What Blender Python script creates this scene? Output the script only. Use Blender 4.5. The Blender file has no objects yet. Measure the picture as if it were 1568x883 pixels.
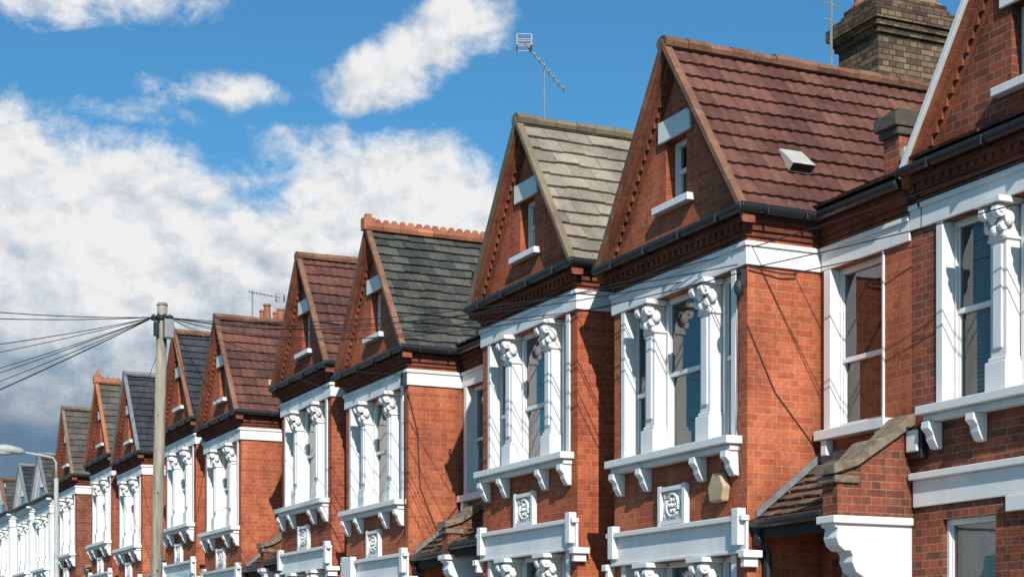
import bpy, bmesh, math, random
from mathutils import Vector
random.seed(11)
scene = bpy.context.scene
EYE = 1.6
TH = math.radians(24.94)
BACK = 10.95          # plane of the recessed street wall
SLOPE = 0.022

# ------------------------------------------------------------------ node helpers
def newmat(name):
    m = bpy.data.materials.new(name); m.use_nodes = True
    nt = m.node_tree; nt.nodes.clear()
    out = nt.nodes.new('ShaderNodeOutputMaterial')
    return m, nt, out
def N(nt, typ, **kw):
    n = nt.nodes.new(typ)
    for k, v in kw.items(): setattr(n, k, v)
    return n
def setin(nt, sock, v):
    if hasattr(v, 'is_linked') or isinstance(v, bpy.types.NodeSocket): nt.links.new(v, sock)
    else: sock.default_value = v
def M(nt, op, a, b=None, c=None, clamp=False):
    n = N(nt, 'ShaderNodeMath', operation=op); n.use_clamp = clamp
    setin(nt, n.inputs[0], a)
    if b is not None: setin(nt, n.inputs[1], b)
    if c is not None: setin(nt, n.inputs[2], c)
    return n.outputs[0]
def MIX(nt, fac, a, b, mode='MIX'):
    n = N(nt, 'ShaderNodeMix', data_type='RGBA', blend_type=mode)
    setin(nt, n.inputs[0], fac)
    for s, v in ((n.inputs[6], a), (n.inputs[7], b)):
        if isinstance(v, (tuple, list)): v = (v[0], v[1], v[2], 1)
        setin(nt, s, v)
    return n.outputs[2]
def MR(nt, v, a, b, c, d, smooth=False):
    n = N(nt, 'ShaderNodeMapRange')
    if smooth: n.interpolation_type = 'SMOOTHSTEP'
    setin(nt, n.inputs[0], v)
    for i, x in enumerate((a, b, c, d)): n.inputs[i+1].default_value = x
    return n.outputs[0]
def NOISE(nt, vec, scale, detail=4, rough=.55, dist=0):
    n = N(nt, 'ShaderNodeTexNoise'); n.inputs['Scale'].default_value = scale
    n.inputs['Detail'].default_value = detail; n.inputs['Roughness'].default_value = rough
    n.inputs['Distortion'].default_value = dist
    if vec is not None: nt.links.new(vec, n.inputs['Vector'])
    return n.outputs[0]
def VSC(nt, vec, s):
    n = N(nt, 'ShaderNodeVectorMath', operation='MULTIPLY'); nt.links.new(vec, n.inputs[0]); n.inputs[1].default_value = s
    return n.outputs[0]
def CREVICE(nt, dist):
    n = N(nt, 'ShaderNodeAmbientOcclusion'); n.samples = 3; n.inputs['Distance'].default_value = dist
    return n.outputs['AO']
def PRINC(nt, out, col, rough=.7, bump=None, bs=.3, bd=.01, metallic=0, spec=None):
    p = N(nt, 'ShaderNodeBsdfPrincipled')
    if isinstance(col, (tuple, list)): col = (col[0], col[1], col[2], 1)
    setin(nt, p.inputs['Base Color'], col); setin(nt, p.inputs['Roughness'], rough)
    p.inputs['Metallic'].default_value = metallic
    if spec is not None: p.inputs['Specular IOR Level'].default_value = spec
    if bump is not None:
        b = N(nt, 'ShaderNodeBump'); b.inputs['Strength'].default_value = bs; b.inputs['Distance'].default_value = bd
        nt.links.new(bump, b.inputs['Height']); nt.links.new(b.outputs[0], p.inputs['Normal'])
    nt.links.new(p.outputs[0], out.inputs[0])
    return p

# ------------------------------------------------------------------ materials
def brick_mat(name, c1, c2, mortar, stain=.75, msize=.006, bias=-.15):
    m, nt, out = newmat(name)
    g = N(nt, 'ShaderNodeNewGeometry')
    sp = N(nt, 'ShaderNodeSeparateXYZ'); nt.links.new(g.outputs['Position'], sp.inputs[0])
    sn = N(nt, 'ShaderNodeSeparateXYZ'); nt.links.new(g.outputs['True Normal'], sn.inputs[0])
    side = M(nt, 'GREATER_THAN', M(nt, 'ABSOLUTE', sn.outputs[0]), .6)
    u = M(nt, 'ADD', M(nt, 'MULTIPLY', sp.outputs[0], M(nt, 'SUBTRACT', 1.0, side)), M(nt, 'MULTIPLY', sp.outputs[1], side))
    cb = N(nt, 'ShaderNodeCombineXYZ'); nt.links.new(u, cb.inputs[0]); nt.links.new(sp.outputs[2], cb.inputs[1])
    wob = N(nt, 'ShaderNodeTexNoise'); wob.inputs['Scale'].default_value = 9; nt.links.new(g.outputs['Position'], wob.inputs['Vector'])
    wv = N(nt, 'ShaderNodeVectorMath', operation='MULTIPLY_ADD'); nt.links.new(wob.outputs['Color'], wv.inputs[0])
    wv.inputs[1].default_value = (.014, .009, 0); nt.links.new(cb.outputs[0], wv.inputs[2])
    bt = N(nt, 'ShaderNodeTexBrick'); bt.offset = .5; bt.squash = .5; bt.squash_frequency = 2
    nt.links.new(wv.outputs[0], bt.inputs['Vector'])
    bt.inputs['Scale'].default_value = 1; bt.inputs['Brick Width'].default_value = .236
    bt.inputs['Row Height'].default_value = .079; bt.inputs['Mortar Size'].default_value = msize
    bt.inputs['Mortar Smooth'].default_value = .3; bt.inputs['Bias'].default_value = bias
    bt.inputs['Color1'].default_value = (*c1, 1); bt.inputs['Color2'].default_value = (*c2, 1)
    bt.inputs['Mortar'].default_value = (*mortar, 1)
    big = NOISE(nt, g.outputs['Position'], .9, 5, .6)
    strk = NOISE(nt, VSC(nt, g.outputs['Position'], (5, 5, .7)), 1, 4, .6)
    fine = NOISE(nt, g.outputs['Position'], 22, 4, .7)
    f = M(nt, 'MULTIPLY', MR(nt, big, .3, .7, stain, 1.2), MR(nt, strk, .3, .7, .76, 1.12))
    f = M(nt, 'MULTIPLY', f, MR(nt, fine, .25, .75, .72, 1.25))
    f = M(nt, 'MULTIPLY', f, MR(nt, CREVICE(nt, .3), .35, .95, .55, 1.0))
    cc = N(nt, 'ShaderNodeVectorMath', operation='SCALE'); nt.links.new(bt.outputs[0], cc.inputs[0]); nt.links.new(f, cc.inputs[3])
    pale = MR(nt, NOISE(nt, g.outputs['Position'], 3.1, 6, .7), .6, .78, 0, .25)
    col = MIX(nt, pale, cc.outputs[0], (.42, .24, .17))
    h = M(nt, 'ADD', M(nt, 'MULTIPLY', bt.outputs['Fac'], -1.0), M(nt, 'MULTIPLY', fine, .5))
    PRINC(nt, out, col, .88, h, .6, .008, spec=.2)
    return m
def tile_mat(name, ca, cb_, lichen=(.3, .3, .22), lf=.35, rough=.8):
    m, nt, out = newmat(name)
    g = N(nt, 'ShaderNodeNewGeometry')
    base = MIX(nt, MR(nt, g.outputs['Random Per Island'], 0, 1, -.15, 1.15), ca, cb_)
    big = NOISE(nt, g.outputs['Position'], 1.3, 5, .6)
    fine = NOISE(nt, g.outputs['Position'], 30, 4, .7)
    f = M(nt, 'MULTIPLY', MR(nt, big, .3, .7, .66, 1.28), MR(nt, fine, .3, .7, .8, 1.15))
    sc = N(nt, 'ShaderNodeVectorMath', operation='SCALE'); nt.links.new(base, sc.inputs[0]); nt.links.new(f, sc.inputs[3])
    l = MR(nt, NOISE(nt, g.outputs['Position'], 7, 6, .75), .52, .68, 0, lf)
    col = MIX(nt, l, sc.outputs[0], lichen)
    PRINC(nt, out, col, rough, fine, .4, .01, spec=.3)
    return m
def plain(name, c, rough=.6, var=.25, scale=6, metallic=0, streak=False, spec=None):
    m, nt, out = newmat(name)
    g = N(nt, 'ShaderNodeNewGeometry')
    v = g.outputs['Position']
    n = NOISE(nt, VSC(nt, v, (1, 1, .12)) if streak else v, scale, 6, .65)
    f = MR(nt, n, .3, .7, 1-var, 1+var*.3)
    sc = N(nt, 'ShaderNodeVectorMath', operation='SCALE'); sc.inputs[0].default_value = c; nt.links.new(f, sc.inputs[3])
    PRINC(nt, out, sc.outputs[0], rough, NOISE(nt, v, scale*6, 3), .15, .005, metallic, spec)
    return m
def white_mat():
    m, nt, out = newmat('white_painted_render')
    g = N(nt, 'ShaderNodeNewGeometry'); v = g.outputs['Position']
    a = MR(nt, NOISE(nt, VSC(nt, v, (9, 9, 1.2)), 1, 6, .7), .48, .8, 0, .38)
    b = MR(nt, NOISE(nt, v, 14, 6, .75), .58, .78, 0, .45)
    col = MIX(nt, a, (.81, .80, .785), (.55, .53, .48))
    col = MIX(nt, b, col, (.48, .44, .39))
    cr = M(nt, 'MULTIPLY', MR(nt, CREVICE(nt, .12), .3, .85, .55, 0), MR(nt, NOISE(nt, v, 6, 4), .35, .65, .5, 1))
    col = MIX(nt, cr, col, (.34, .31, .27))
    PRINC(nt, out, col, .55, NOISE(nt, v, 40, 3), .15, .004)
    return m
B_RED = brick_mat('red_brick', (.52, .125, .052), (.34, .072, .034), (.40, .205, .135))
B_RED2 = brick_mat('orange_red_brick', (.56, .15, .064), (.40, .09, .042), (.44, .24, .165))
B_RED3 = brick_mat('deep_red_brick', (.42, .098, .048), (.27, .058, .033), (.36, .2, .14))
B_DARK = brick_mat('dark_moulded_brick', (.28, .075, .042), (.18, .048, .03), (.14, .085, .06), .6)  # darker red brick, used on the corbelled cornice
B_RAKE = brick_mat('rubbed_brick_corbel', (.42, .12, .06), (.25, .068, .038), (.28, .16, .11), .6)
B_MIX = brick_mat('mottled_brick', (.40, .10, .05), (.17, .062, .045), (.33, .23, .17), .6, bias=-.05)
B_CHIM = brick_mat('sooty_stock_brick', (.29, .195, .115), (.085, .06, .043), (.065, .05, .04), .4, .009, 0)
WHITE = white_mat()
T_RED = tile_mat('red_brown_roof_tile', (.175, .073, .053), (.115, .046, .036), (.27, .16, .11), .32)
T_RED2 = tile_mat('brown_roof_tile', (.16, .064, .048), (.10, .042, .036), (.22, .15, .11), .38)
T_GREY = tile_mat('grey_concrete_roof_tile', (.38, .325, .25), (.245, .21, .165), (.14, .12, .09), .55)
T_SLATE = tile_mat('dark_slate', (.10, .10, .085), (.048, .05, .046), (.18, .17, .12), .5, .65)
T_BLUE = tile_mat('blue_slate', (.06, .066, .075), (.038, .042, .05), (.11, .105, .085), .3, .5)
T_OLIVE = tile_mat('weathered_grey_tile', (.135, .118, .095), (.078, .07, .06), (.17, .145, .10), .4)
T_PORCH = tile_mat('mossy_porch_tile', (.2, .11, .075), (.09, .06, .045), (.22, .19, .09), .6)
TERRA = tile_mat('terracotta', (.46, .17, .085), (.32, .11, .06), (.3, .24, .16), .4)
RIDGE = tile_mat('weathered_ridge_tile', (.25, .115, .07), (.17, .08, .052), (.3, .26, .18), .6)
RIDGE_G = tile_mat('stone_grey_ridge_tile', (.25, .19, .12), (.15, .12, .09), (.3, .26, .17), .6)
BLACK = plain('black_cast_iron', (.018, .018, .02), .4, .3)
LEAD = plain('lead_flashing', (.22, .23, .24), .55, .4)
PALE = plain('pale_vent_cowl', (.55, .52, .47), .6, .3)
STONE = plain('weathered_stone_coping', (.26, .2, .14), .9, .6, 9)
SOOT = plain('sooty_stone', (.11, .09, .075), .9, .5, 9)
UNDER = plain('roof_underlay', (.03, .025, .022), .9)
DARK = plain('dark_interior', (.03, .028, .026), .9)
DOORM = plain('door_paint', (.03, .05, .08), .3)
CURT = plain('curtain_cloth', (.50, .48, .44), .9, .2, 10)
CURT_R = plain('rust_curtain', (.32, .13, .08), .9, .2, 10)
WOOD = plain('weathered_pole_wood', (.36, .31, .25), .9, .6, 12, streak=True)
STEEL = plain('galvanised_steel', (.33, .34, .34), .45, .2, 8, .5)
PALEM = plain('pale_lamp_paint', (.45, .47, .45), .5, .3)
YEL = plain('yellowed_plastic', (.55, .4, .24), .5, .2)
ASPH = plain('asphalt', (.05, .05, .052), .9, .3, 12)
PAVE = plain('paving_slabs', (.26, .25, .23), .9, .25, 3)
KERB = plain('granite_kerb', (.3, .29, .28), .8, .25, 9)
SOIL = plain('ground_soil_grass', (.07, .08, .045), .95, .4, 1)
LINE = plain('road_line_paint', (.7, .7, .66), .7, .3, 9)
WIRE = plain('black_cable', (.03, .03, .035), .6)
def glass():
    m, nt, out = newmat('window_glass')
    fr = N(nt, 'ShaderNodeFresnel'); fr.inputs[0].default_value = 1.5
    f = M(nt, 'MULTIPLY', fr.outputs[0], 2.2, clamp=True)
    t = N(nt, 'ShaderNodeBsdfTransparent'); t.inputs[0].default_value = (.80, .83, .83, 1)
    g = N(nt, 'ShaderNodeBsdfGlossy'); g.inputs['Roughness'].default_value = .02
    geo = N(nt, 'ShaderNodeNewGeometry')
    b = N(nt, 'ShaderNodeBump'); b.inputs['Strength'].default_value = .12; b.inputs['Distance'].default_value = .03
    nt.links.new(NOISE(nt, geo.outputs['Position'], 2.2, 1), b.inputs['Height']); nt.links.new(b.outputs[0], g.inputs['Normal'])
    mx = N(nt, 'ShaderNodeMixShader'); nt.links.new(f, mx.inputs[0]); nt.links.new(t.outputs[0], mx.inputs[1]); nt.links.new(g.outputs[0], mx.inputs[2])
    nt.links.new(mx.outputs[0], out.inputs[0]); return m
GLASS = glass()

# ------------------------------------------------------------------ mesh builder
class MB:
    def __init__(s): s.v = []; s.f = []
    def add(s, vs, fs):
        o = len(s.v); s.v += [tuple(p) for p in vs]; s.f += [tuple(i+o for i in f) for f in fs]
    def box(s, x0, x1, y0, y1, z0, z1):
        x0, x1 = min(x0, x1), max(x0, x1); y0, y1 = min(y0, y1), max(y0, y1); z0, z1 = min(z0, z1), max(z0, z1)
        s.add([(x0,y0,z0),(x1,y0,z0),(x1,y1,z0),(x0,y1,z0),(x0,y0,z1),(x1,y0,z1),(x1,y1,z1),(x0,y1,z1)],
              [(0,3,2,1),(4,5,6,7),(0,1,5,4),(1,2,6,5),(2,3,7,6),(3,0,4,7)])
    def prism(s, pts, fn0, fn1):
        n = len(pts)
        s.add([fn0(p) for p in pts]+[fn1(p) for p in pts],
              [tuple(range(n)), tuple(range(2*n-1, n-1, -1))]+[(i, (i+1) % n, (i+1) % n+n, i+n) for i in range(n)])
    def prism_y(s, pts, y0, y1): s.prism(pts, lambda p: (p[0], y0, p[1]), lambda p: (p[0], y1, p[1]))
    def prism_x(s, pts, x0, x1): s.prism(pts, lambda p: (x0, p[0], p[1]), lambda p: (x1, p[0], p[1]))
    def ptube(s, pts, r, n=8, cap=True):
        pts = [Vector(p) for p in pts]; rs = r if isinstance(r, list) else [r]*len(pts)
        o = len(s.v)
        for i, p in enumerate(pts):
            d = (pts[min(i+1, len(pts)-1)]-pts[max(i-1, 0)]).normalized()
            a = Vector((0, 0, 1)) if abs(d.z) < .9 else Vector((1, 0, 0))
            e = d.cross(a).normalized(); g = d.cross(e)
            for j in range(n):
                t = 2*math.pi*j/n; s.v.append(tuple(p+(e*math.cos(t)+g*math.sin(t))*rs[i]))
        for i in range(len(pts)-1):
            for j in range(n):
                s.f.append((o+i*n+j, o+i*n+(j+1) % n, o+(i+1)*n+(j+1) % n, o+(i+1)*n+j))
        if cap:
            s.f.append(tuple(o+j for j in range(n))); s.f.append(tuple(o+(len(pts)-1)*n+j for j in range(n)))
    def ball(s, c, rx, ry, rz, n=10, m=6):
        vs = []; fs = []
        for i in range(m+1):
            a = math.pi*i/m
            for j in range(n):
                b = 2*math.pi*j/n
                vs.append((c[0]+rx*math.sin(a)*math.cos(b), c[1]+ry*math.sin(a)*math.sin(b), c[2]+rz*math.cos(a)))
        for i in range(m):
            for j in range(n): fs.append((i*n+j, i*n+(j+1) % n, (i+1)*n+(j+1) % n, (i+1)*n+j))
        s.add(vs, fs)
    def obj(s, name, mat, parent=None, origin=(0, 0, 0), bevel=0, smooth=False, recalc=True):
        if not s.v: return None
        me = bpy.data.meshes.new(name)
        me.from_pydata([(a-origin[0], b-origin[1], c-origin[2]) for a, b, c in s.v], [], s.f)
        if recalc:
            bm = bmesh.new(); bm.from_mesh(me); bmesh.ops.recalc_face_normals(bm, faces=bm.faces); bm.to_mesh(me); bm.free()
        me.materials.append(mat)
        if smooth:
            for p in me.polygons: p.use_smooth = True
        o = bpy.data.objects.new(name, me); scene.collection.objects.link(o)
        if parent: o.parent = parent
        else: o.location = origin
        if bevel:
            b = o.modifiers.new('bevel', 'BEVEL'); b.width = bevel; b.segments = 2; b.limit_method = 'ANGLE'
        return o
class Group:
    def __init__(s, name, origin):
        s.origin = origin
        s.e = bpy.data.objects.new(name, None); s.e.location = origin; scene.collection.objects.link(s.e)
        s.parts = {}
    def p(s, name, mat, bevel=0, smooth=False, recalc=True):
        if name not in s.parts: s.parts[name] = (MB(), mat, bevel, smooth, recalc)
        return s.parts[name][0]
    def done(s):
        for k, (mb, mat, bv, sm, rc) in s.parts.items(): mb.obj(k, mat, s.e, s.origin, bv, sm, rc)

def tiles(mb, O, U, V, Nn, L, S, c, w, th=.018, jit=.006, prof=None, offset=True):
    O, U, V, Nn = Vector(O), Vector(U).normalized(), Vector(V).normalized(), Vector(Nn).normalized()
    rows = int(math.ceil(S/c))
    pr = prof or [(0, 0), (1, 0)]
    for r in range(rows):
        v0 = r*c; v1 = min(v0+c*1.12, S)
        u = -(w*.5 if (offset and r % 2) else 0)
        while u < L-.01:
            a = max(u, 0)+.003; b = min(u+w, L)-.003; u += w
            if b-a < .03: continue
            slip = -.05 if random.random() < .006 else 0
            dv = random.uniform(-jit, jit)*1.5+slip; dn = random.uniform(0, jit); tl = random.uniform(-jit, jit)*.6
            top0 = []; top1 = []; bot0 = []
            for fx, fz in pr:
                uu = a+(b-a)*fx; nz = fz
                top0.append(O+U*uu+V*(v0+dv)+Nn*(.03+th+dn+nz+tl*(fx-.5)*2))
                bot0.append(O+U*uu+V*(v0+dv)+Nn*(.03+dn+nz*.9-.012))
                top1.append(O+U*uu+V*v1+Nn*(.012+nz))
            n = len(pr); vs = top0+top1+bot0; fs = []
            for i in range(n-1):
                fs.append((i, i+1, n+i+1, n+i)); fs.append((2*n+i, 2*n+i+1, i+1, i))
            fs.append((0, n, 2*n)); fs.append((n-1, 2*n-1, 3*n-1))
            mb.add(vs, fs)
PANT = [(0, 0), (.12, .011), (.24, .013), (.38, .004), (.5, 0), (.62, .01), (.74, .013), (.88, .005), (1, 0)]

def ridge_tiles(mb, x, z, y0, y1, crest=False):
    y = y0
    while y < y1-.05:
        e = min(y+.3, y1); r = .095; dz = random.uniform(-.008, .01); dx = random.uniform(-.008, .008)
        pts = [(x+dx+math.cos(a)*r*1.25, z+math.sin(a)*r*.85-.03+dz) for a in [math.pi*i/8 for i in range(9)]]
        pts += [(x-r*1.0, z-.08), (x+r*1.0, z-.08)]
        mb.prism_y(pts, y+.006, e)
        if crest:
            for k in range(2):
                yc = y+.08+k*.15
                mb.prism_x([(yc-.06, z+.03), (yc+.06, z+.03), (yc+.065, z+.08), (yc+.03, z+.13), (yc-.03, z+.13), (yc-.065, z+.08)], x-.02, x+.02)
        y += .3

def wall_holes(mb, x0, x1, z0, z1, holes, y0, y1):
    xs = sorted({x0, x1, *[max(x0, min(x1, h[i])) for h in holes for i in (0, 1)]})
    for a, b in zip(xs[:-1], xs[1:]):
        if b-a < 1e-4: continue
        m = (a+b)/2
        hs = sorted([(h[2], h[3]) for h in holes if h[0] < m < h[1]])
        z = z0
        for c, d in hs:
            if c > z: mb.box(a, b, y0, y1, z, c)
            z = max(z, d)
        if z < z1: mb.box(a, b, y0, y1, z, z1)

def sash(G, xl, xr, z0, z1, y, kind, split=True):
    fr = G.p('window_frames', WHITE, .004); gl = G.p('window_glass', GLASS, recalc=False)
    s = .045; mid = (z0+z1)/2+random.choice([.02, .02, .02, -.12])
    fr.box(xl, xl+s, y, y+.1, z0, z1); fr.box(xr-s, xr, y, y+.1, z0, z1)
    fr.box(xl+s, xr-s, y, y+.1, z1-.06, z1); fr.box(xl+s, xr-s, y, y+.1, z0, z0+.07)
    if split: fr.box(xl+s, xr-s, y+.02, y+.09, mid-.025, mid+.025)
    fr.box(xl+s, xl+s+.022, y+.03, y+.08, z0+.07, z1-.06); fr.box(xr-s-.022, xr-s, y+.03, y+.08, z0+.07, z1-.06)
    for a, b, yy in ((z0+.07, mid, y+.07), (mid, z1-.06, y+.045)):
        gl.add([(xl+s, yy, a), (xr-s, yy, a), (xr-s, yy+.002, b), (xl+s, yy, b)], [(0, 1, 2, 3)])
    w = xr-xl
    yc = y+.17
    if kind == 'blind':
        cu = G.p('blinds', CURT, recalc=False)
        z = z1-.07; low = z0+random.choice([.05, .05, (z1-z0)*.35])
        while z > low:
            cu.add([(xl+.05, yc, z), (xr-.05, yc, z), (xr-.05, yc+.035, z-.03), (xl+.05, yc+.035, z-.03)], [(0, 1, 2, 3)]); z -= .045
    elif kind in ('curtain', 'net', 'rust'):
        cu = G.p('rust_curtains' if kind == 'rust' else 'curtains', CURT_R if kind == 'rust' else CURT, smooth=True, recalc=False)
        spans = [(xl, xr)] if kind == 'net' else [(xl, xl+w*.3), (xr-w*.3, xr)]
        if kind == 'rust': spans = [(xl, xl+w*.45)]
        top = z1 if kind != 'net' else mid+random.choice([0, .0, (z1-mid)])
        for a, b in spans:
            n = max(6, int((b-a)/.025)); vs = []
            ph = random.random()*6
            for i in range(n+1):
                xx = a+(b-a)*i/n; yy = yc+.03*math.sin(xx*55+ph)
                vs += [(xx, yy, z0), (xx, yy, top)]
            cu.add(vs, [(2*i, 2*i+2, 2*i+3, 2*i+1) for i in range(n)])

def pilaster(G, xc, z0, z1, y, w=.23):
    m = G.p('window_pilasters', WHITE, .012)
    cp = G.p('carved_capitals', WHITE, .006)
    m.box(xc-w/2, xc+w/2, y-.02, y+.24, z0+.34, z1-.3)
    m.box(xc-w/2+.05, xc+w/2-.05, y-.04, y-.015, z0+.42, z1-.42)
    m.box(xc-w/2-.035, xc+w/2+.035, y-.065, y+.24, z0, z0+.3)
    m.box(xc-w/2-.015, xc+w/2+.015, y-.04, y+.24, z0+.3, z0+.345)
    y += .02
    cp.box(xc-.18, xc+.18, y-.19, y+.1, z1-.06, z1-.004)
    cp.box(xc-w/2+.01, xc+w/2-.01, y-.07, y+.22, z1-.36, z1-.06)
    for sx in (-1, 1):
        x0 = xc+sx*.09
        cp.ptube([(x0-.04, y-.12, z1-.125), (x0+.04, y-.12, z1-.125)], .064, 12)
        cp.ptube([(x0-.055, y-.12, z1-.125), (x0+.055, y-.12, z1-.125)], .028, 8)
        cp.ptube([(x0-.03, y-.075, z1-.265), (x0+.03, y-.075, z1-.265)], .045, 10)
        cp.ball((xc+sx*.14, y-.03, z1-.2), .035, .06, .07)
    cp.ball((xc, y-.11, z1-.17), .05, .05, .08); cp.ball((xc, y-.08, z1-.29), .055, .05, .06)
    cp.box(xc-w/2-.02, xc+w/2+.02, y-.06, y+.22, z1-.385, z1-.355)

def rosette(G, xc, zc, y, r=.3):
    m = G.p('rosette_panel', WHITE, .006)
    m.box(xc-r, xc+r, y-.03, y-.002, zc-.22, zc+.22)
    for a in (-1, 1):
        m.box(xc+a*(r-.025)-.03, xc+a*(r-.025)+.03, y-.075, y-.03, zc-.235, zc+.235)
        m.box(xc-r+.035, xc+r-.035, y-.07, y-.03, zc+a*.195-.025, zc+a*.195+.025)
    ring = [(xc+.13*math.cos(t), y-.045, zc+.13*math.sin(t)) for t in [2*math.pi*i/16 for i in range(17)]]
    m.ptube(ring, .022, 6, False)
    for i in range(6):
        t = math.pi*i/3
        m.ball((xc+.07*math.cos(t), y-.04, zc+.07*math.sin(t)), .035, .03, .035, 8, 4)
    m.ball((xc, y-.055, zc), .028, .03, .028, 8, 4)
    for sx in (-1, 1):
        for sz in (-1, 1): m.ball((xc+sx*.19, y-.035, zc+sz*.12), .04, .02, .04, 8, 4)

def house(sR, dz, brick, tile, ridge, ext_r, ext_l, wide_r, wide_l, yF=10.0, tw=.3, tc=.26, prof=None,
          crest=False, apex=7.08, eave=4.85, painted=False, kinds=None, porch_tile=None, pier=False, verge=None, name='brick_terraced_house', flat=False, jit=.006, vent=False, finial=False):
    gz = SLOPE*(sR+1.5)-.05
    G = Group(name, (-(sR+1.5), yF, gz))
    X = lambda t: -(sR+t)
    Z = lambda h: EYE+dz+h
    WB = WHITE if painted else brick
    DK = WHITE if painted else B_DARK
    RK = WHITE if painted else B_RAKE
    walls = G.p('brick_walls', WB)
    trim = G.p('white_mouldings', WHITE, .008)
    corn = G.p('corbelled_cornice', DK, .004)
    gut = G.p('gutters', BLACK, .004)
    kinds = kinds or ['blind', 'curtain', 'net', 'none']
    k = (apex-eave)/1.62
    Hh = lambda t: apex-k*abs(t-1.5)
    gt = gz-.4
    for a, b in ((0, .25), (2.75, 3.0)): walls.box(X(a), X(b), yF, yF+.25, gt, Z(4.8))
    if not flat:
        walls.box(X(0), X(.22), yF+.25, BACK, gt, Z(4.8)); walls.box(X(2.78), X(3), yF+.25, BACK, gt, Z(4.8))
    if flat:
        wall_holes(walls, X(2.75), X(.25), gt, Z(2.3), [(X(2.72), X(1.95), Z(-.5), Z(1.3)), (X(1.2), X(.4), Z(-.5), Z(1.3))], yF, yF+.25)
        for a, b in ((1.95, 2.72), (.4, 1.2)):
            sash(G, X(b)+.0, X(a), Z(-.5), Z(1.3), yF+.05, 'net')
            trim.box(X(b)-.1, X(a)+.1, yF-.1, yF+.05, Z(-.6), Z(-.5))
        trim.box(X(3.15), X(-.9), yF-.03, yF-.003, Z(1.45), Z(1.72)); trim.box(X(3.15), X(-.9), yF-.09, yF-.003, Z(1.72), Z(1.79))
        trim.box(X(1.75), X(-.9), yF-.06, yF-.003, Z(1.3), Z(1.45))
    else:
        walls.box(X(.25), X(2.75), yF, yF+.25, gt, Z(-.7))
        walls.box(X(.25), X(2.75), yF, yF+.25, Z(1.15), Z(2.3))
    walls.box(X(.25), X(2.75), yF, yF+.25, Z(4.25), Z(4.8))
    def lights(z0, z1):
        if flat: sp = [(.3, .82), (1.08, 1.75), (2.02, 2.72)]; cs = (.95, 1.885)
        else: sp = [(.25, .70), (.96, 1.95), (2.21, 2.75)]; cs = (.83, 2.08)
        for i, (a, b) in enumerate(sp):
            sash(G, X(b), X(a), z0, z1, yF+.13, random.choice(kinds))
        for c in cs: pilaster(G, X(c), z0, z1, yF)
        for a, b in ((.2, .30), (2.70, 2.8)):
            trim.box(X(a), X(b), yF-.02, yF+.13, z0, z1-.0)
    lights(Z(2.43), Z(4.25))
    trim.box(X(.1), X(2.9), yF-.2, yF+.13, Z(2.34), Z(2.428))
    trim.box(X(.14), X(2.86), yF-.13, yF-.002, Z(2.27), Z(2.338))
    for c in (.22, .88, 2.12, 2.78):
        T = Z(2.268)
        G.p('sill_brackets', WHITE, .006).prism_x([(yF-.002, T), (yF-.17, T), (yF-.175, T-.07), (yF-.12, T-.12), (yF-.11, T-.18), (yF-.06, T-.26), (yF-.002, T-.27)], X(c)-.06, X(c)+.06)
    if not flat:
        lights(Z(-.6), Z(1.15))
        trim.box(X(.1), X(2.9), yF-.2, yF+.13, Z(-.7), Z(-.602))
        trim.box(X(.0)+.035, X(3)-.035, yF-.035, yF-.002, Z(1.152), Z(1.5))
        trim.box(X(0)+.05, X(3)-.05, yF-.1, yF-.002, Z(1.5), Z(1.56))
        trim.box(X(0)+.05, X(3)-.05, yF-.07, yF-.036, Z(1.152), Z(1.19))
        trim.box(X(.02), X(.15), yF-.11, yF-.002, Z(1.24), Z(1.64)); trim.box(X(2.85), X(2.98), yF-.11, yF-.002, Z(1.24), Z(1.64))
        for sx, x0 in ((1, X(0)), (-1, X(3))):
            trim.box(x0+sx*.002, x0+sx*.12, yF-.12, yF+.12, Z(1.1), Z(1.18)); trim.box(x0+sx*.002, x0+sx*.08, yF-.09, yF+.09, Z(1.0), Z(1.1))
        rosette(G, X(1.5), Z(1.79), yF)
    bt, bb = 4.5, 4.25
    trim.box(X(0)+.03, X(3)-.03, yF-.03, yF-.002, Z(bb), Z(bt))
    trim.box(X(0)+.05, X(3)-.05, yF-.055, yF-.031, Z(bt-.05), Z(bt+.003))
    if not flat:
        for x0, sx in ((X(0), 1), (X(3), -1)):
            trim.box(x0+sx*.002, x0+sx*.032, yF-.002, BACK, Z(bb), Z(bt))
            trim.box(x0+sx*.032, x0+sx*.055, yF-.04, BACK, Z(bt-.05), Z(bt+.003))
    for i, (a, b, pj) in enumerate(((4.56, 4.62, .03), (4.62, 4.70, .06), (4.70, 4.78, .10))):
        corn.box(X(0)+pj, X(3)-pj, yF-pj, yF-.001, Z(a), Z(b))
        if not flat:
            corn.box(X(0)+.001, X(0)+pj, yF-.001, BACK, Z(a), Z(b)); corn.box(X(3)-pj, X(3)-.001, yF-.001, BACK, Z(a), Z(b))
    n = 24
    for i in range(n):
        xc = X(3)+(i+.5)*3/n; corn.box(xc-.035, xc+.035, yF-.085, yF-.06, Z(4.64), Z(4.699))
    gut.ptube([(X(-.2), yF-.17, Z(4.82)), (X(3.2), yF-.17, Z(4.82))], .055, 10)
    gut.box(X(-.12), X(3.12), yF-.12, yF+.02, Z(4.785), Z(4.86))
    if not flat:
        gut.ptube([(X(-.18), yF-.2, Z(4.82)), (X(-.18), BACK-.1, Z(4.81))], .055, 10)
        gut.box(X(-.1), X(-.02), yF-.1, BACK, Z(4.785), Z(4.84))
        for yy in (yF+.1, yF+.6): gut.box(X(-.25), X(-.1), yy, yy+.025, Z(4.75), Z(4.83))
    for tt in (.3, 1.1, 1.9, 2.7): gut.box(X(tt)-.012, X(tt)+.012, yF-.235, yF-.1, Z(4.75), Z(4.84))
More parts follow.
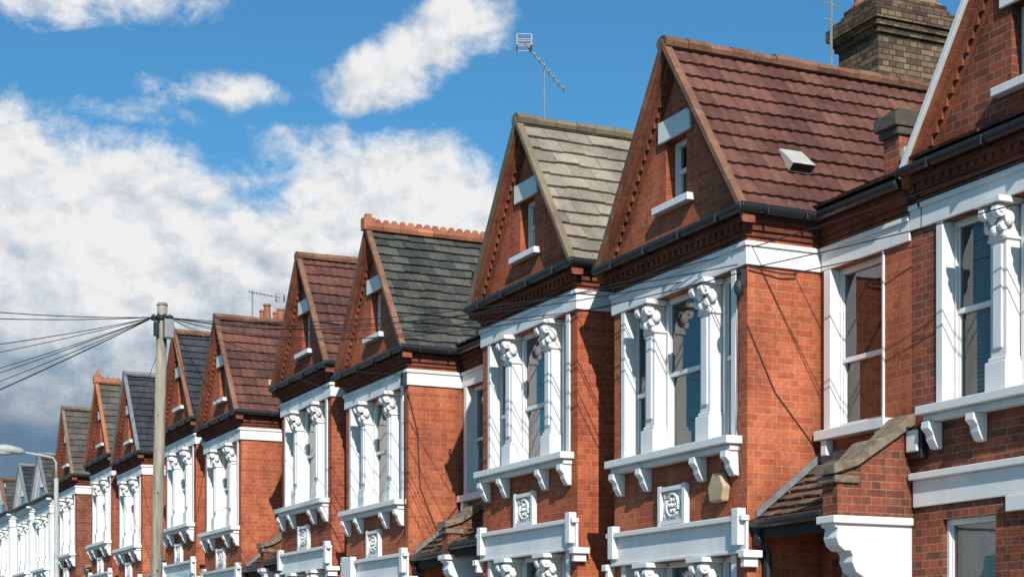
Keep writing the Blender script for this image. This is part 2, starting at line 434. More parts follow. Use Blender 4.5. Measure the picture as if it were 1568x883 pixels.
    hl = lambda t: Z(Hh(t)-.04)
    gw0, gw1, gz0, gz1 = 1.27, 1.73, 5.3, 6.04
    if apex < 6.9: gz1 = 5.75
    bw = G.p('gable_wall', WB)
    b0 = Z(4.802)
    for s1, s2 in ((gw1, 3.0), (0.0, gw0)):
        bw.prism_y([(X(s1), b0), (X(s2), b0), (X(s2), hl(s2)), (X(s1), hl(s1))], yF, yF+.22)
    bw.box(X(gw0), X(gw1), yF, yF+.22, b0, Z(gz0))
    bw.prism_y([(X(gw0), Z(gz1)), (X(gw1), Z(gz1)), (X(gw1), hl(gw1)), (X(1.5), hl(1.5)), (X(gw0), hl(gw0))], yF, yF+.22)
    sash(G, X(gw1), X(gw0), Z(gz0), Z(gz1), yF+.12, 'net')
    trim.box(X(1.14), X(1.86), yF-.04, yF-.002, Z(gz1), Z(gz1+.25)); trim.box(X(1.09), X(1.91), yF-.1, yF+.1, Z(gz0-.085), Z(gz0+.0))
    G.p('interior', DARK).box(X(.9), X(2.1), yF+.5, yF+.52, Z(4.9), Z(6.3))
    vm = G.p('verge_capping', verge or ridge, .006)
    rk = G.p('raked_brick_corbels', RK)
    rb = G.p('raked_brick_band', RK)
    for te in (-.16, 3.16):
        def band(mb, a, b, y0, y1, te_=te):
            mb.prism_y([(X(te_), Z(Hh(te_)-a)), (X(1.5), Z(apex-a)), (X(1.5), Z(apex-b)), (X(te_), Z(Hh(te_)-b))], y0, y1)
        band(vm, -.07, .04, yF-.2, yF-.1)
        band(rk, .04, .13, yF-.16, yF-.001)
        band(rb, .13, .23, yF-.1, yF-.001, .0 if te < 0 else 3.0)
        band(rk, .23, .30, yF-.05, yF-.0015, .1 if te < 0 else 2.9)
        nd = 22
        for i in range(nd):
            t = te+(1.5-te)*(i+.6)/nd
            if abs(t-1.5) < .08 or t < .05 or t > 2.95: continue
            h = Z(Hh(t)-.23); x = X(t)
            rk.box(x-.025, x+.025, yF-.08, yF-.051, h-.05, h+.05)
    tm = G.p('roof_tiles', tile, recalc=False, smooth=False)
    und = G.p('roof_underlay', UNDER)
    yb = 15.2; S = math.hypot(1.64, 1.64*k); yR = yF-.14
    for sg, te in ((1, -.14), (-1, 3.14)):
        V = Vector((-sg*1.64, 0, 1.64*k)); Nn = Vector((sg*k, 0, 1)).normalized()
        O = Vector((X(te), yR, Z(Hh(te))-.03))
        if sg > 0: tiles(tm, O, (0, 1, 0), V, Nn, yb-yR, S, tc, tw, jit=jit, prof=prof, offset=prof is None)
        else: tiles(tm, O, (0, 1, 0), V, Nn, yb-yR, S, tc, tw*1.5, jit=jit)
        und.prism_y([(X(te), Z(Hh(te))-.03), (X(1.5), Z(apex)-.03), (X(1.5), Z(apex)-.1), (X(te), Z(Hh(te))-.09)], yR+.03, yb)
    rm = G.p('ridge_tiles', ridge, recalc=True)
    ridge_tiles(rm, X(1.5), Z(apex)+.05, yF-.2, yb, crest)
    if crest:
        rm.box(X(1.5)-.09, X(1.5)+.09, yF-.24, yF-.04, Z(apex)-.02, Z(apex+.18)); rm.box(X(1.5)-.05, X(1.5)+.05, yF-.19, yF-.09, Z(apex+.18), Z(apex+.25))
    if finial:
        rm.ptube([(X(1.5), yF-.1, Z(apex)), (X(1.5), yF-.1, Z(apex+.15)), (X(1.5), yF-.1, Z(apex+.2)), (X(1.5), yF-.1, Z(apex+.42))], [.05, .04, .08, .01], 8)
    if vent:
        t = .36; hc = Hh(t); nx = k/math.hypot(k, 1); nz = 1/math.hypot(k, 1)
        vx, vz = X(t), Z(hc)
        e = Vector((-nz, 0, nx)); nn = Vector((nx, 0, nz)); c0 = Vector((vx, BACK-.1, vz))
        vb = G.p('roof_vent', PALE, .006)
        vs = [c0+Vector((0, sy*.15, 0))+e*se+nn*hn for sy in (-1, 1) for se, hn in ((-.15, .03), (-.15, .15), (.2, .06), (.2, .02))]
        vb.add(vs, [(1, 2, 6, 5), (0, 1, 2, 3), (4, 7, 6, 5), (2, 3, 7, 6), (3, 7, 4, 0)])
        vd = G.p('roof_vent_opening', DARK)
        vd.add([c0+Vector((0, -.14, 0))+e*-.135+nn*.04, c0+Vector((0, .14, 0))+e*-.135+nn*.04, c0+Vector((0, .14, 0))+e*-.135+nn*.14, c0+Vector((0, -.14, 0))+e*-.135+nn*.14], [(0, 1, 2, 3)])
    rw = G.p('recessed_brick_wall', WB)
    for sidew, ext, wide in ((1, ext_r, wide_r), (-1, ext_l, wide_l)):
        if ext <= 0: continue
        xa = X(0) if sidew > 0 else X(3); xb = xa+sidew*ext
        lo, hi = min(xa, xb), max(xa, xb)
        holes = []
        if wide:
            w0, w1 = sorted((xa+sidew*.19, xa+sidew*1.14)); d0, d1 = sorted((xa+sidew*.22, xa+sidew*1.12))
            holes = [(w0, w1, Z(2.5), Z(4.25)), (d0, d1, gt+.3, Z(1.1))]
        wall_holes(rw, lo, hi, gt, Z(4.8), holes, BACK, BACK+.25)
        e0 = lo+(.055 if sidew > 0 and not flat else 0); e1 = hi-(.055 if sidew < 0 and not flat else 0)
        trim.box(e0, e1, BACK-.03, BACK-.002, Z(bb), Z(bt)); trim.box(e0, e1, BACK-.055, BACK-.031, Z(bt-.05), Z(bt+.003))
        for a, b, pj in ((4.56, 4.62, .03), (4.62, 4.70, .06), (4.70, 4.78, .10)):
            q0 = lo+(.1 if sidew > 0 else 0); q1 = hi-(.1 if sidew < 0 else 0)
            corn.box(q0, q1, BACK-pj, BACK-.001, Z(a), Z(b))
        gut.ptube([(lo+(.18 if sidew > 0 else 0), BACK-.17, Z(4.81)), (hi-(.18 if sidew < 0 else 0), BACK-.17, Z(4.81))], .055, 10)
        gut.box(lo+(.1 if sidew > 0 else 0), hi-(.1 if sidew < 0 else 0), BACK-.11, BACK+.02, Z(4.785), Z(4.85))
        if wide:
            sash(G, w0, w1, Z(2.5), Z(4.25), BACK+.1, 'rust' if vent else random.choice(kinds))
            if vent: G.p('curtains', CURT, smooth=True, recalc=False).add([(w0+.04, BACK+.33, Z(2.5)), (w1-.04, BACK+.33, Z(2.5)), (w1-.04, BACK+.35, Z(3.35)), (w0+.04, BACK+.35, Z(3.35))], [(0, 1, 2, 3)])
            fr = G.p('window_surround', WHITE, .006)
            fr.box(w0-.09, w0+.03, BACK-.03, BACK+.1, Z(2.5), Z(4.248)); fr.box(w1-.03, w1+.0, BACK-.02, BACK+.1, Z(2.5), Z(4.248))
            trim.box(w0-.14, w1+.14, BACK-.13, BACK+.1, Z(2.39), Z(2.498))
            for xx in (w0, w1): trim.box(xx-.05, xx+.05, BACK-.1, BACK-.002, Z(2.22), Z(2.388))
            dm = G.p('front_door', DOORM, .006)
            dm.box(d0+.06, d1-.06, BACK+.17, BACK+.22, gt+.3, Z(.75))
            for i in range(2):
                for j in range(2): dm.box(d0+.14+i*.38, d0+.42+i*.38, BACK+.15, BACK+.169, gt+.55+j*1.0, gt+1.3+j*1.0)
            fr.box(d0, d0+.06, BACK+.12, BACK+.22, gt+.3, Z(1.1)); fr.box(d1-.06, d1, BACK+.12, BACK+.22, gt+.3, Z(1.1)); fr.box(d0+.06, d1-.06, BACK+.12, BACK+.22, Z(.75), Z(.81))
            pw = min(ext, 1.33) if not pier else 1.33
            p0, p1 = (xa+.0, xa+pw) if sidew > 0 else (xa-pw, xa)
            pm = G.p('porch_roof_tiles', porch_tile or T_PORCH, recalc=False)
            V = Vector((0, .8, .61)); Nn = Vector((0, -.61, .8))
            tiles(pm, (p0, BACK-.82, Z(1.5)), (1, 0, 0), V, Nn, p1-p0, 1.02, .16, .17, jit=.01)
            und.prism_x([(BACK-.8, Z(1.49)), (BACK, Z(2.1)), (BACK, Z(2.0)), (BACK-.8, Z(1.4))], p0+.005, p1-.005)
            G.p('porch_fascia', DARK).box(p0+.01, p1-.01, BACK-.84, BACK-.803, Z(1.3), Z(1.48))
            gut.ptube([(p0+.03, BACK-.9, Z(1.46)), (p1, BACK-.9, Z(1.47))], .055, 10)
            ld = G.p('lead_flashings', LEAD)
            xs = xa+sidew*.002
            ld.prism_x([(BACK-.85, Z(1.53)), (BACK-.003, Z(2.19)), (BACK-.003, Z(2.28)), (BACK-.85, Z(1.61))], xs, xs+sidew*.03)
            ld.box(min(p0, p1)+.04, p1, BACK-.03, BACK-.003, Z(2.13), Z(2.26))
            if sidew > 0:
                gut.ptube([(xa+.09, BACK-.9, Z(1.44)), (xa+.09, BACK-.86, Z(1.3)), (xa+.09, BACK-.75, Z(1.15)), (xa+.09, BACK-.75, gt)], .045, 8)
                gut.ball((xa+.09, BACK-.86, Z(1.3)), .065, .065, .08)
            if pier and sidew > 0:
                x0, x1 = xa+1.35, xa+1.6
                pb = G.p('party_pier', B_MIX)
                yq = BACK-.93
                pb.prism_x([(yq, Z(1.44)), (yq, Z(1.86)), (yq+.22, Z(1.93)), (yq+.93, Z(2.38)), (yq+.93, Z(1.44))], x0, x1)
                cpm = G.p('pier_coping', STONE, .012)
                cpm.prism_x([(yq-.07, Z(1.84)), (yq-.07, Z(1.95)), (yq+.2, Z(2.0)), (yq+.4, Z(2.2)), (yq+.6, Z(2.25)), (yq+.85, Z(2.47)), (yq+.93, Z(2.5)), (yq+.928, Z(2.38)), (yq+.22, Z(1.932)), (yq+.0, Z(1.862))], x0-.05, x1+.05)
                cpm.box(x0-.03, x1+.03, yq-.045, yq+.25, Z(1.76), Z(1.835))
                cs = G.p('porch_console', WHITE, .01)
                cur = [(-.03, 1.44), (-.03, 1.33), (.02, 1.31), (.0, 1.22), (.03, 1.14), (.1, 1.09), (.17, 1.09), (.2, 1.04), (.19, .98), (.24, .88), (.33, .83), (.38, .76), (.39, .66), (.44, .58), (.5, .5), (.52, .3), (.52, -2.6), (.93, -2.6), (.93, 1.438)]
                cs.prism_x([(yq+a, Z(b)) for a, b in cur], x0+.01, x1-.01)
                cs.box(x0-.03, x1+.03, yq-.06, yq+.92, Z(1.36), Z(1.438))
    xL, xRr = X(3+ext_l), X(-ext_r)
    G.p('rear_body', WB).box(xL+.004, xRr-.004, BACK+.7, 19, gt, Z(4.85))
    intr = G.p('interior', DARK)
    intr.box(xL+.02, xRr-.02, BACK+.6, BACK+.65, gt, Z(4.8))
    intr.box(xL+.02, xRr-.02, BACK+.25, BACK+.6, Z(4.7), Z(4.78)); intr.box(xL+.02, xRr-.02, BACK+.25, BACK+.6, Z(1.6), Z(1.7))
    if not flat:
        intr.box(X(2.78), X(.22), yF+.25, BACK+.25, Z(4.7), Z(4.78)); intr.box(X(2.78), X(.22), yF+.25, BACK+.25, Z(1.6), Z(1.7))
    mt = G.p('main_roof_tiles', tile, recalc=False)
    V = Vector((0, 4.2, 1.98)); Nn = Vector((0, -1.98, 4.2))
    tiles(mt, (xL, BACK-.15, Z(4.9)), (1, 0, 0), V, Nn, xRr-xL, V.length, tc, tw, jit=jit, offset=prof is None)
    und.prism_x([(BACK-.13, Z(4.9)), (BACK+4.05, Z(6.87)), (19.2, Z(4.9)), (19.2, Z(4.84)), (BACK-.1, Z(4.85))], xL, xRr)
    return G, X, Z

def chimney(xc, y0, y1, zb, zt, w=.9, pots=3, name='brick_chimney'):
    G = Group(name, (xc, (y0+y1)/2, zb))
    b = G.p('stack', B_CHIM, .006)
    b.box(xc-w/2, xc+w/2, y0, y1, zb, zt-.56)
    b.box(xc-w/2-.045, xc+w/2+.045, y0-.045, y1+.045, zt-.56, zt-.48)
    b.box(xc-w/2-.09, xc+w/2+.09, y0-.09, y1+.09, zt-.48, zt-.40)
    b.box(xc-w/2-.13, xc+w/2+.13, y0-.13, y1+.13, zt-.40, zt-.24)
    b.box(xc-w/2-.06, xc+w/2+.06, y0-.06, y1+.06, zt-.24, zt-.16)
    b.box(xc-w/2+.02, xc+w/2-.02, y0+.02, y1-.02, zt-.16, zt-.08)
    b.box(xc-w/2+.05, xc+w/2-.05, y0+.05, y1-.05, zt-.08, zt+.0)
    f = G.p('mortar_flaunching', STONE, .02); f.box(xc-w/2+.09, xc+w/2-.09, y0+.09, y1-.09, zt, zt+.05)
    p = G.p('chimney_pots', TERRA, smooth=False)
    for i in range(pots):
        for j in range(2):
            yy = y0+.22+(y1-y0-.44)*i/max(1, pots-1); xx = xc-.2+.4*j
            h = random.uniform(.36, .5)
            p.ptube([(xx, yy, zt+.03), (xx, yy, zt+.1), (xx, yy, zt+h-.06), (xx, yy, zt+h-.05), (xx, yy, zt+h)], [.14, .115, .095, .12, .12], 12)
    G.done()

# ------------------------------------------------------------------ the terrace
g, X, Z = house(10.72, .09, B_MIX, T_RED, RIDGE, 2.0, .2, False, False, yF=BACK, flat=True, prof=PANT, tc=.25, verge=WHITE, kinds=['blind', 'blind', 'net'], apex=7.16)
pp = g.p('party_parapet', B_MIX)
pp.prism_x([(BACK-.12, Z(4.87)), (BACK-.12, Z(5.24)), (BACK+.2, Z(5.26)), (BACK+.25, Z(5.2)), (BACK+4, Z(7.0)), (BACK+4, Z(6.5))], X(3.5), X(3.25))
cp = g.p('parapet_coping', SOOT, .012)
cp.box(X(3.57), X(3.2), BACK-.2, BACK+.28, Z(5.32), Z(5.46)); cp.box(X(3.54), X(3.22), BACK-.16, BACK+.24, Z(5.24), Z(5.318)); cp.box(X(3.48), X(3.28), BACK-.1, BACK+.2, Z(5.46), Z(5.53))
g.p('lead_flashings', PALE).prism_x([(BACK-.1, Z(4.92)), (BACK-.1, Z(5.1)), (BACK+3, Z(6.6)), (BACK+3, Z(6.4))], X(3.245), X(3.2))
ab = g.p('alarm_box', BLACK, .01); ab.box(X(3.05)-.11, X(3.05)+.11, BACK-.09, BACK-.002, Z(1.93), Z(2.2))
g.p('alarm_box_cover', WHITE, .03).box(X(3.05)-.1, X(3.05)+.08, BACK-.12, BACK-.091, Z(2.0), Z(2.22))
g.done()
g, X, Z = house(15.5, 0, B_RED2, T_RED, RIDGE, 1.577, .5, True, False, prof=PANT, tc=.25, pier=True, vent=True, kinds=['net', 'curtain', 'none', 'curtain'], jit=.004)
a = g.p('alarm_box', YEL, .02); a.prism_y([(X(.36), Z(1.74)), (X(.62), Z(1.74)), (X(.66), Z(1.9)), (X(.56), Z(2.06)), (X(.42), Z(2.06)), (X(.32), Z(1.9))], 9.9, 9.998)
cb = g.p('phone_cables', WIRE)
cb.box(X(.02)-.04, X(.02)+.04, 9.9, 9.97, Z(4.02), Z(4.2)); cb.ball((X(.02), 9.9, Z(4.0)), .05, .05, .09)
cb.ptube([(X(.1), 9.95, Z(4.1)), (X(.1), 9.965, Z(3.3)), (X(.16), 9.97, Z(2.5)), (X(.03), 9.97, Z(2.1))], .006, 5)
cb.ptube([(X(0)+.04, 10.0, Z(4.22)), (X(0)+.06, 10.4, Z(4.18)), (X(0)+.05, 10.6, Z(4.19))], .01, 5)
cb.ptube([(X(0)+.02, 9.99, Z(3.6)), (X(0)+.012, 10.35, Z(2.9)), (X(0)+.012, 10.9, Z(2.3))], .005, 5)
g.done()
g, X, Z = house(19.5, .27, B_RED, T_GREY, RIDGE_G, .499, 1.474, False, True, tc=.25, tw=.34, jit=.011, kinds=['net', 'blind', 'blind'])
g.p('phone_cables', WIRE).ptube([(X(2.95), 9.97, Z(4.6)), (X(2.97), 9.8, Z(5.2)), (X(2.9), 9.8, Z(5.3))], .02, 5)
g.done()
g, X, Z = house(25.45, .17, B_RED2, T_SLATE, TERRA, 1.474, .45, True, False, tc=.2, tw=.28, crest=True, jit=.009, pier=True, verge=RIDGE)
cb = g.p('phone_cables', WIRE)
cb.ptube([(X(0)+.03, 9.97, Z(4.15)), (X(0)+.012, 10.15, Z(3.5)), (X(0)+.012, 10.2, Z(2.6)), (X(0)+.012, 10.5, Z(1.9)), (X(0)+.02, 10.9, Z(2.4))], .008, 5)
cb.ptube([(X(.08), 9.96, Z(4.1)), (X(.08), 9.97, Z(1.9)), (X(.5), 9.97, Z(1.7))], .008, 5)
cb.box(X(.05)-.05, X(.05)+.05, 9.9, 9.965, Z(4.25), Z(4.45))
g.p('white_meter_box', WHITE, .01).box(X(2.35), X(2.75), 9.85, 9.96, Z(1.15), Z(1.62))
g.done()
g, X, Z = house(29.25, .52, B_RED3, T_RED2, RIDGE, .348, 1.448, False, True, tc=.26, prof=PANT); g.done()
g, X, Z = house(35.15, .44, B_RED2, T_RED2, RIDGE, 1.448, .398, True, False, tc=.26, prof=PANT, pier=True)
v = g.p('roof_vent', YEL, .01); v.box(X(.32), X(.62), 10.7, 11.0, Z(5.36), Z(5.62))
g.done()
g, X, Z = house(38.95, .78, B_RED, T_BLUE, RIDGE, .4, 1.298, False, True, tc=.22); g.done()
g, X, Z = house(44.5, .62, B_RED2, T_BLUE, LEAD, 1.25, .398, True, False, tc=.22, pier=True); g.done()
g, X, Z = house(48.3, .97, B_RED3, T_OLIVE, TERRA, .4, 1.198, False, True, tc=.25, finial=True, crest=True); g.done()
g, X, Z = house(53.7, .93, B_MIX, T_OLIVE, RIDGE_G, 1.2, .498, True, False, tc=.25, pier=True); g.done()
g, X, Z = house(58.3, .7, B_RED, T_SLATE, LEAD, 1.098, .498, False, False, painted=True, apex=6.35, name='white_terraced_house', tc=.25); g.done()
g, X, Z = house(62.4, .75, B_RED, T_BLUE, LEAD, .6, .698, False, False, painted=True, apex=6.35, name='white_terraced_house', tc=.25); g.done()
g, X, Z = house(67.1, .85, B_RED, T_SLATE, RIDGE, 1.0, .598, False, False, painted=True, apex=6.2, name='white_terraced_house', tc=.25); g.done()
g, X, Z = house(71.8, 1.0, B_RED, T_RED2, RIDGE, 1.1, 1.0, False, False, painted=True, apex=6.5, name='white_terraced_house', tc=.25); g.done()

chimney(-19.15, 14.15, 15.4, 6, EYE+9.03)
chimney(-29.0, 14.15, 15.4, 6, EYE+8.9)
chimney(-38.8, 14.15, 15.4, 6, EYE+9.0)
chimney(-48.0, 14.15, 15.4, 6, EYE+9.85)
chimney(-62.0, 14.15, 15.4, 6, EYE+9.1)
chimney(-78.0, 14.0, 15.2, 6, EYE+9.6)

# ------------------------------------------------------------------ aerials
def aerial(x, y, zb, zt, d, kind=0, tilt=0.12, hl=.5, off=0.):
    G = Group('tv_aerial', (x, y, zb))
    m = G.p('mast', STEEL); m.ptube([(x, y, zb), (x+.0, y, zt)], .018, 6)
    d = Vector(d).normalized(); q = Vector((d.y, -d.x, 0))
    up = Vector((0, 0, tilt)); b = G.p('boom', STEEL)
    c = Vector((x, y, zt-.06))+(d+up)*off
    a0 = c-(d+up)*hl; a1 = c+(d+up)*hl
    b.ptube([a0, a1], .013, 6)
    e = G.p('elements', STEEL)
    for i in range(8):
        p = a0+(a1-a0)*(i/7*.85); l = .13-.006*i
        e.ptube([p-q*l, p+q*l], .006, 5); e.ptube([p-Vector((0, 0, l*.4)), p+Vector((0, 0, l*.4))], .005, 4)
    r = G.p('reflector', PALE)
    for i in range(5):
        z = -.07+.035*i; r.ptube([a1-q*.13-d*.1+Vector((0, 0, z)), a1+q*.13-d*.1+Vector((0, 0, z))], .01, 4)
        r.ptube([a1-q*.13+d*.1+Vector((0, 0, z)), a1+q*.13+d*.1+Vector((0, 0, z))], .01, 4)
    for s in (-1, 1):
        for w in (-.1, .1): r.ptube([a1+q*.13*s+d*w-Vector((0, 0, .07)), a1+q*.13*s+d*w+Vector((0, 0, .07))], .01, 4)
        for zz in (-.07, 0, .07): r.ptube([a1+q*.13*s-d*.1+Vector((0, 0, zz)), a1+q*.13*s+d*.1+Vector((0, 0, zz))], .01, 4)
    if kind:
        for s in (.25, .5, .8, 1.1, 1.3): r.ptube([Vector((x, y, zt-s))-q*.12, Vector((x, y, zt-s))+q*.12], .008, 4)
    G.done()
aerial(-21.0, 10.25, 8.7, EYE+8.22, (-.42, -.91, 0), tilt=1.2, hl=.27)
aerial(-41.0, 11.95, 8.5, EYE+9.2, (.42, .91, 0), tilt=-.2, hl=.38, off=.3)
aerial(-17.05, 12.2, 8.4, EYE+9.05, (1, .3, 0), 1)

# ------------------------------------------------------------------ telegraph pole & wires
G = Group('telegraph_pole', (-32.95, 7.65, .65))
ptop = Vector((-32.78, 7.75, EYE+6.88))
w = G.p('wooden_pole', WOOD, smooth=True); w.ptube([(-32.99, 7.62, .3), (-32.9, 7.68, 4), tuple(ptop)], [.125, .115, .1], 16)
s = G.p('pole_cap', LEAD); s.ptube([ptop, ptop+Vector((0, 0, .05))], [.115, .09], 14)
ir = G.p('ironwork', BLACK, .004)
ir.ptube([ptop-Vector((0, 0, .28)), ptop-Vector((0, 0, .2))], .135, 14)
for i in range(10):
    t = 2*math.pi*i/10; c = ptop+Vector((.19*math.cos(t), .19*math.sin(t), -.24))
    ir.ptube([ptop-Vector((0, 0, .24)), c], .014, 5); ir.ptube([c-Vector((0, 0, .05)), c+Vector((0, 0, .05))], .024, 6)
jb = G.p('junction_box', STEEL, .01); jb.box(ptop.x+.08, ptop.x+.3, ptop.y-.02, ptop.y+.16, ptop.z-.66, ptop.z-.3)
ir.box(ptop.x-.03, ptop.x+.12, ptop.y-.17, ptop.y-.09, ptop.z-.6, ptop.z-.34)
for i in range(6):
    z = 2.6+i*.75; sd = 1 if i % 2 else -1
    ir.ptube([(-32.93, 7.65, z), (-32.93+sd*.2, 7.65, z)], .012, 5)
G.done()
wires = MB()
def wire(a, b, sag, r=.0065, n=24):
    a, b = Vector(a), Vector(b)
    wires.ptube([a+(b-a)*(i/n)-Vector((0, 0, sag*4*(i/n)*(1-i/n))) for i in range(n+1)], r, 5, False)
att = ptop-Vector((0, 0, .24))
for (ex, ez, sg) in ((-18, 6.2, .5), (-24, 6.9, .5), (-30, 6.2, .6), (-38, 6.3, .5), (-45, 6.2, .7), (-52, 6.1, .6), (-58, 6.3, .8), (-66, 6.2, .9), (-75, 7, .9)):
    wire(att+Vector((0, -.17, 0)), (ex, -6.0, ez), sg, .0085)
hz = lambda dz, h: EYE+dz+h
for e, sg in (((-15.45, 9.9, hz(0, 4.15)), .55), ((-15.5, 9.88, hz(0, 4.24)), .3), ((-10.6, 10.8, hz(0, 4.1)), .6), ((-9.5, 10.8, hz(0, 4.6)), .9), ((-13.7, 10.88, hz(0, 4.15)), .5), ((-22.4, 9.8, hz(.27, 4.6)), .35), ((-25.4, 9.9, hz(.17, 4.4)), .25),
              ((-29.2, 9.9, hz(.5, 4.4)), .1), ((-35.1, 9.9, hz(.4, 4.4)), .1), ((-38, 9.9, hz(.7, 4.4)), .1), ((-44.4, 9.9, hz(.6, 4.4)), .2), ((-48.4, 9.9, hz(.9, 4.4)), .2)):
    wire(att+Vector((.1, .12, 0)), e, sg)
wires.obj('overhead_phone_wires', WIRE, recalc=False)

# ------------------------------------------------------------------ street lamp
G = Group('street_lamp', (-42.9, 7.5, .9))
zt = EYE+5.0
p = G.p('lamp_post', PALEM, smooth=True)
p.ptube([(-42.9, 7.5, .6), (-42.9, 7.5, 2.2), (-42.9, 7.5, 2.25), (-42.9, 7.5, zt-.5)], [.1, .1, .062, .055], 12)
p.ptube([(-42.9, 7.5, zt-.5), (-42.9, 7.5, zt-.1), (-42.9, 7.42, zt+.0), (-42.9, 7.2, zt+.04), (-42.9, 6.6, zt+.12)], .03, 8)
hd = G.p('lantern', PALEM, smooth=True)
hd.ptube([(-42.9, 6.75, zt+.1), (-42.9, 6.62, zt+.13), (-42.9, 6.3, zt+.16), (-42.9, 5.95, zt+.17), (-42.9, 5.8, zt+.16)], [.04, .09, .12, .1, .03], 12)
bw_ = G.p('lantern_bowl', CURT, smooth=True); bw_.ball((-42.9, 6.2, zt+.09), .09, .32, .09)
G.done()

# ------------------------------------------------------------------ ground, road, pavements, garden wall
def strip(name, y0, y1, dzz, mat, thick=None):
    mb = MB()
    xa, xb = 60, -260
    z = lambda x: -SLOPE*x+dzz
    if thick is None: mb.add([(xa, y0, z(xa)), (xb, y0, z(xb)), (xb, y1, z(xb)), (xa, y1, z(xa))], [(0, 1, 2, 3)])
    else:
        mb.add([(xa, y0, z(xa)), (xb, y0, z(xb)), (xb, y1, z(xb)), (xa, y1, z(xa))]+[(xa, y0, z(xa)-thick), (xb, y0, z(xb)-thick), (xb, y1, z(xb)-thick), (xa, y1, z(xa)-thick)],
               [(0, 1, 2, 3), (4, 7, 6, 5), (0, 4, 5, 1), (1, 5, 6, 2), (2, 6, 7, 3), (3, 7, 4, 0)])
    mb.obj(name, mat, recalc=True)
gm = MB(); z = lambda x: -SLOPE*x-.13
gm.add([(400, -1500, z(400)), (-2500, -1500, z(-2500)), (-2500, 1500, z(-2500)), (400, 1500, z(400))], [(0, 1, 2, 3)]); gm.obj('ground', SOIL)
strip('road', -1.3, 5.7, -.12, ASPH)
strip('road_centre_line', 2.15, 2.25, -.116, LINE)
strip('kerb', 5.7, 5.85, 0, KERB, .2); strip('kerb', -1.45, -1.3, 0, KERB, .2)
strip('pavement', 5.85, 8.0, -.004, PAVE, .2); strip('pavement', -3.6, -1.45, -.004, PAVE, .2)
strip('front_garden_paving', 8.2, 10.9, -.02, PAVE, .15)
mb = MB()
for i in range(16):
    x0 = -8-4.2*i; zz = -SLOPE*(x0-1.5); mb.box(x0-2.85, x0, 8.0, 8.2, zz-.3, zz+.75); mb.box(x0-3.1, x0-2.85, 7.96, 8.24, zz-.3, zz+1.0)
mb.obj('garden_wall', B_RED2)

# ------------------------------------------------------------------ sun
AL, EL = math.radians(17), math.radians(34)
sd = Vector((math.cos(EL)*math.cos(AL), -math.cos(EL)*math.sin(AL), math.sin(EL)))
L = bpy.data.lights.new('sun', 'SUN'); L.energy = 5.0; L.angle = math.radians(.5); L.color = (1, .95, .87)
lo = bpy.data.objects.new('sun', L); lo.rotation_euler = (-sd).to_track_quat('-Z', 'Y').to_euler(); lo.location = (20, -20, 40); scene.collection.objects.link(lo)

# ------------------------------------------------------------------ world sky with clouds
W = bpy.data.worlds.new('World'); scene.world = W; W.use_nodes = True
nt = W.node_tree; nt.nodes.clear()
wo = N(nt, 'ShaderNodeOutputWorld')
sky = N(nt, 'ShaderNodeTexSky'); sky.sky_type = 'NISHITA'; sky.sun_disc = False
sky.sun_elevation = EL; sky.sun_rotation = math.atan2(sd.x, sd.y); sky.air_density = 1.0; sky.dust_density = .3; sky.ozone_density = 2.0
tint = MIX(nt, 1.0, sky.outputs[0], (.38, .84, 1.02), 'MULTIPLY')
bg1 = N(nt, 'ShaderNodeBackground'); nt.links.new(tint, bg1.inputs[0]); bg1.inputs[1].default_value = .115
tc = N(nt, 'ShaderNodeTexCoord'); D = tc.outputs['Generated']
def dot(v, c):
    n = N(nt, 'ShaderNodeVectorMath', operation='DOT_PRODUCT'); nt.links.new(v, n.inputs[0]); n.inputs[1].default_value = c; return n.outputs['Value']
a = dot(D, (math.sin(TH), math.cos(TH), 0)); b = dot(D, (0, 0, 1)); f = dot(D, (-math.cos(TH), math.sin(TH), 0))
blobs = [(-.235, .205, .15, .088, 2.0), (-.160, .215, .095, .057, 1.6), (-.065, .258, .08, .038, 1.35), (-.035, .240, .058, .038, 1.1), (-.108, .286, .04, .013, .6),
         (-.080, .318, .030, .015, .9), (-.064, .327, .028, .015, .9), (-.046, .337, .030, .016, .95), (-.026, .350, .034, .019, .95), (-.245, .356, .085, .017, .8), (-.28, .27, .045, .035, 1.0), (-.2, .301, .03, .006, .25),
         (-.165, .313, .03, .008, .3), (-.258, .158, .18, .08, 1.8), (-.13, .18, .13, .05, 1.4), (-.25, .09, .25, .06, 1.6), (.25, .07, .3, .05, .6)]
m = None
for (ca, cb_, ra, rb_, st) in blobs:
    da = M(nt, 'MULTIPLY', M(nt, 'SUBTRACT', a, ca), 1/ra); db = M(nt, 'MULTIPLY', M(nt, 'SUBTRACT', b, cb_), 1/rb_)
    d2 = M(nt, 'ADD', M(nt, 'MULTIPLY', da, da), M(nt, 'MULTIPLY', db, db))
    v = M(nt, 'MULTIPLY', M(nt, 'SUBTRACT', 1.0, d2), st)
    m = v if m is None else M(nt, 'SMOOTH_MAX', m, v, .2)
m = M(nt, 'MAXIMUM', m, -1.0)
SV = VSC(nt, D, (1, 1, 1.4))
def shift(v, s):
    n = N(nt, 'ShaderNodeVectorMath', operation='ADD'); nt.links.new(v, n.inputs[0]); n.inputs[1].default_value = s; return n.outputs[0]
nA = NOISE(nt, SV, 9, 12, .64, .15)
nB = NOISE(nt, shift(SV, (3, 1, 2)), 26, 10, .66, .3)
nn = M(nt, 'ADD', M(nt, 'MULTIPLY', M(nt, 'SUBTRACT', nA, .5), 3.4), M(nt, 'MULTIPLY', M(nt, 'SUBTRACT', nB, .5), 2.5))
dens = M(nt, 'ADD', m, nn)
fac = MR(nt, dens, -.2, .9, 0, 1, True)
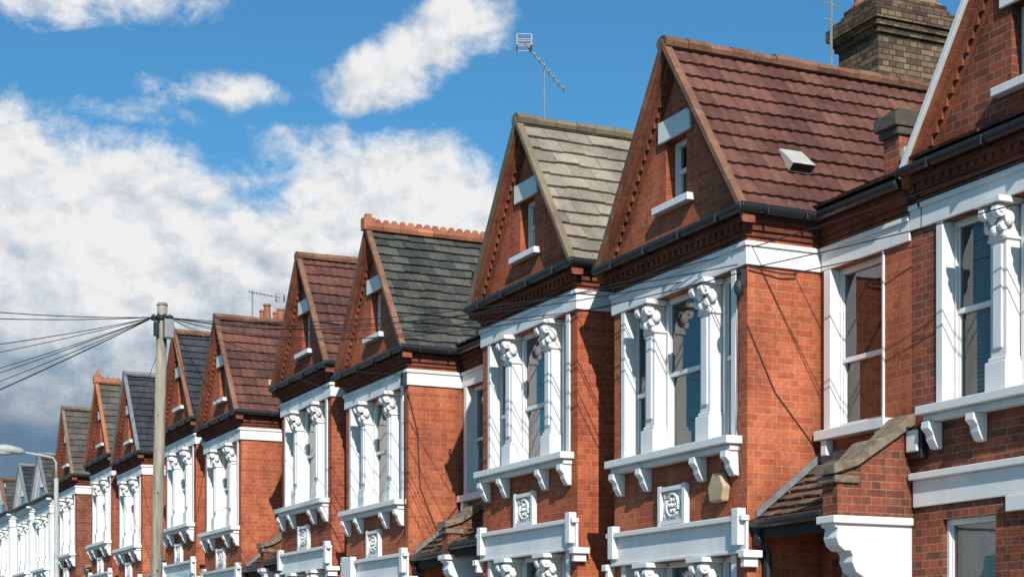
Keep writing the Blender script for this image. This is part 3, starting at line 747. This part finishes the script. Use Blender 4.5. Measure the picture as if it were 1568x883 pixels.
fac = M(nt, 'MULTIPLY', fac, M(nt, 'GREATER_THAN', f, 0.0))
OFF = (.006, .006, .016)
n2 = NOISE(nt, shift(SV, OFF), 9, 8, .6, .15); n3 = NOISE(nt, SV, 9, 8, .6, .15)
n4 = NOISE(nt, shift(SV, (3.003, 1.003, 2.008)), 26, 6, .6, .2); n5 = NOISE(nt, shift(SV, (3, 1, 2)), 26, 6, .6, .2)
lit = M(nt, 'ADD', M(nt, 'MULTIPLY', M(nt, 'SUBTRACT', n3, n2), 3.6), M(nt, 'MULTIPLY', M(nt, 'SUBTRACT', n5, n4), 1.7))
hb = MR(nt, M(nt, 'ADD', b, M(nt, 'MULTIPLY', M(nt, 'SUBTRACT', nA, .5), .10)), .165, .235, .40, .88, True)
lit = M(nt, 'ADD', lit, hb, clamp=True)
ccol = MIX(nt, lit, (.36, .46, .56), (.87, .87, .87))
dk = MR(nt, M(nt, 'ADD', b, M(nt, 'MULTIPLY', M(nt, 'SUBTRACT', n3, .5), .10)), .125, .185, 1, 0, True)
ccol = MIX(nt, M(nt, 'MULTIPLY', dk, .92), ccol, (.105, .19, .30))
bg2 = N(nt, 'ShaderNodeBackground'); nt.links.new(ccol, bg2.inputs[0]); bg2.inputs[1].default_value = 1.0
mx = N(nt, 'ShaderNodeMixShader'); nt.links.new(fac, mx.inputs[0]); nt.links.new(bg1.outputs[0], mx.inputs[1]); nt.links.new(bg2.outputs[0], mx.inputs[2])
nt.links.new(mx.outputs[0], wo.inputs[0])

# ------------------------------------------------------------------ camera
cam = bpy.data.cameras.new('camera'); co = bpy.data.objects.new('camera', cam); scene.collection.objects.link(co)
co.location = (0, 0, EYE)
co.rotation_euler = Vector((-math.cos(TH), math.sin(TH), 0)).to_track_quat('-Z', 'Y').to_euler()
cam.sensor_width = 36; cam.lens = 2600/1568*36; cam.shift_y = .3626; cam.clip_end = 6000
scene.camera = co
scene.view_settings.view_transform = 'Standard'; scene.view_settings.look = 'None'; scene.view_settings.exposure = 0
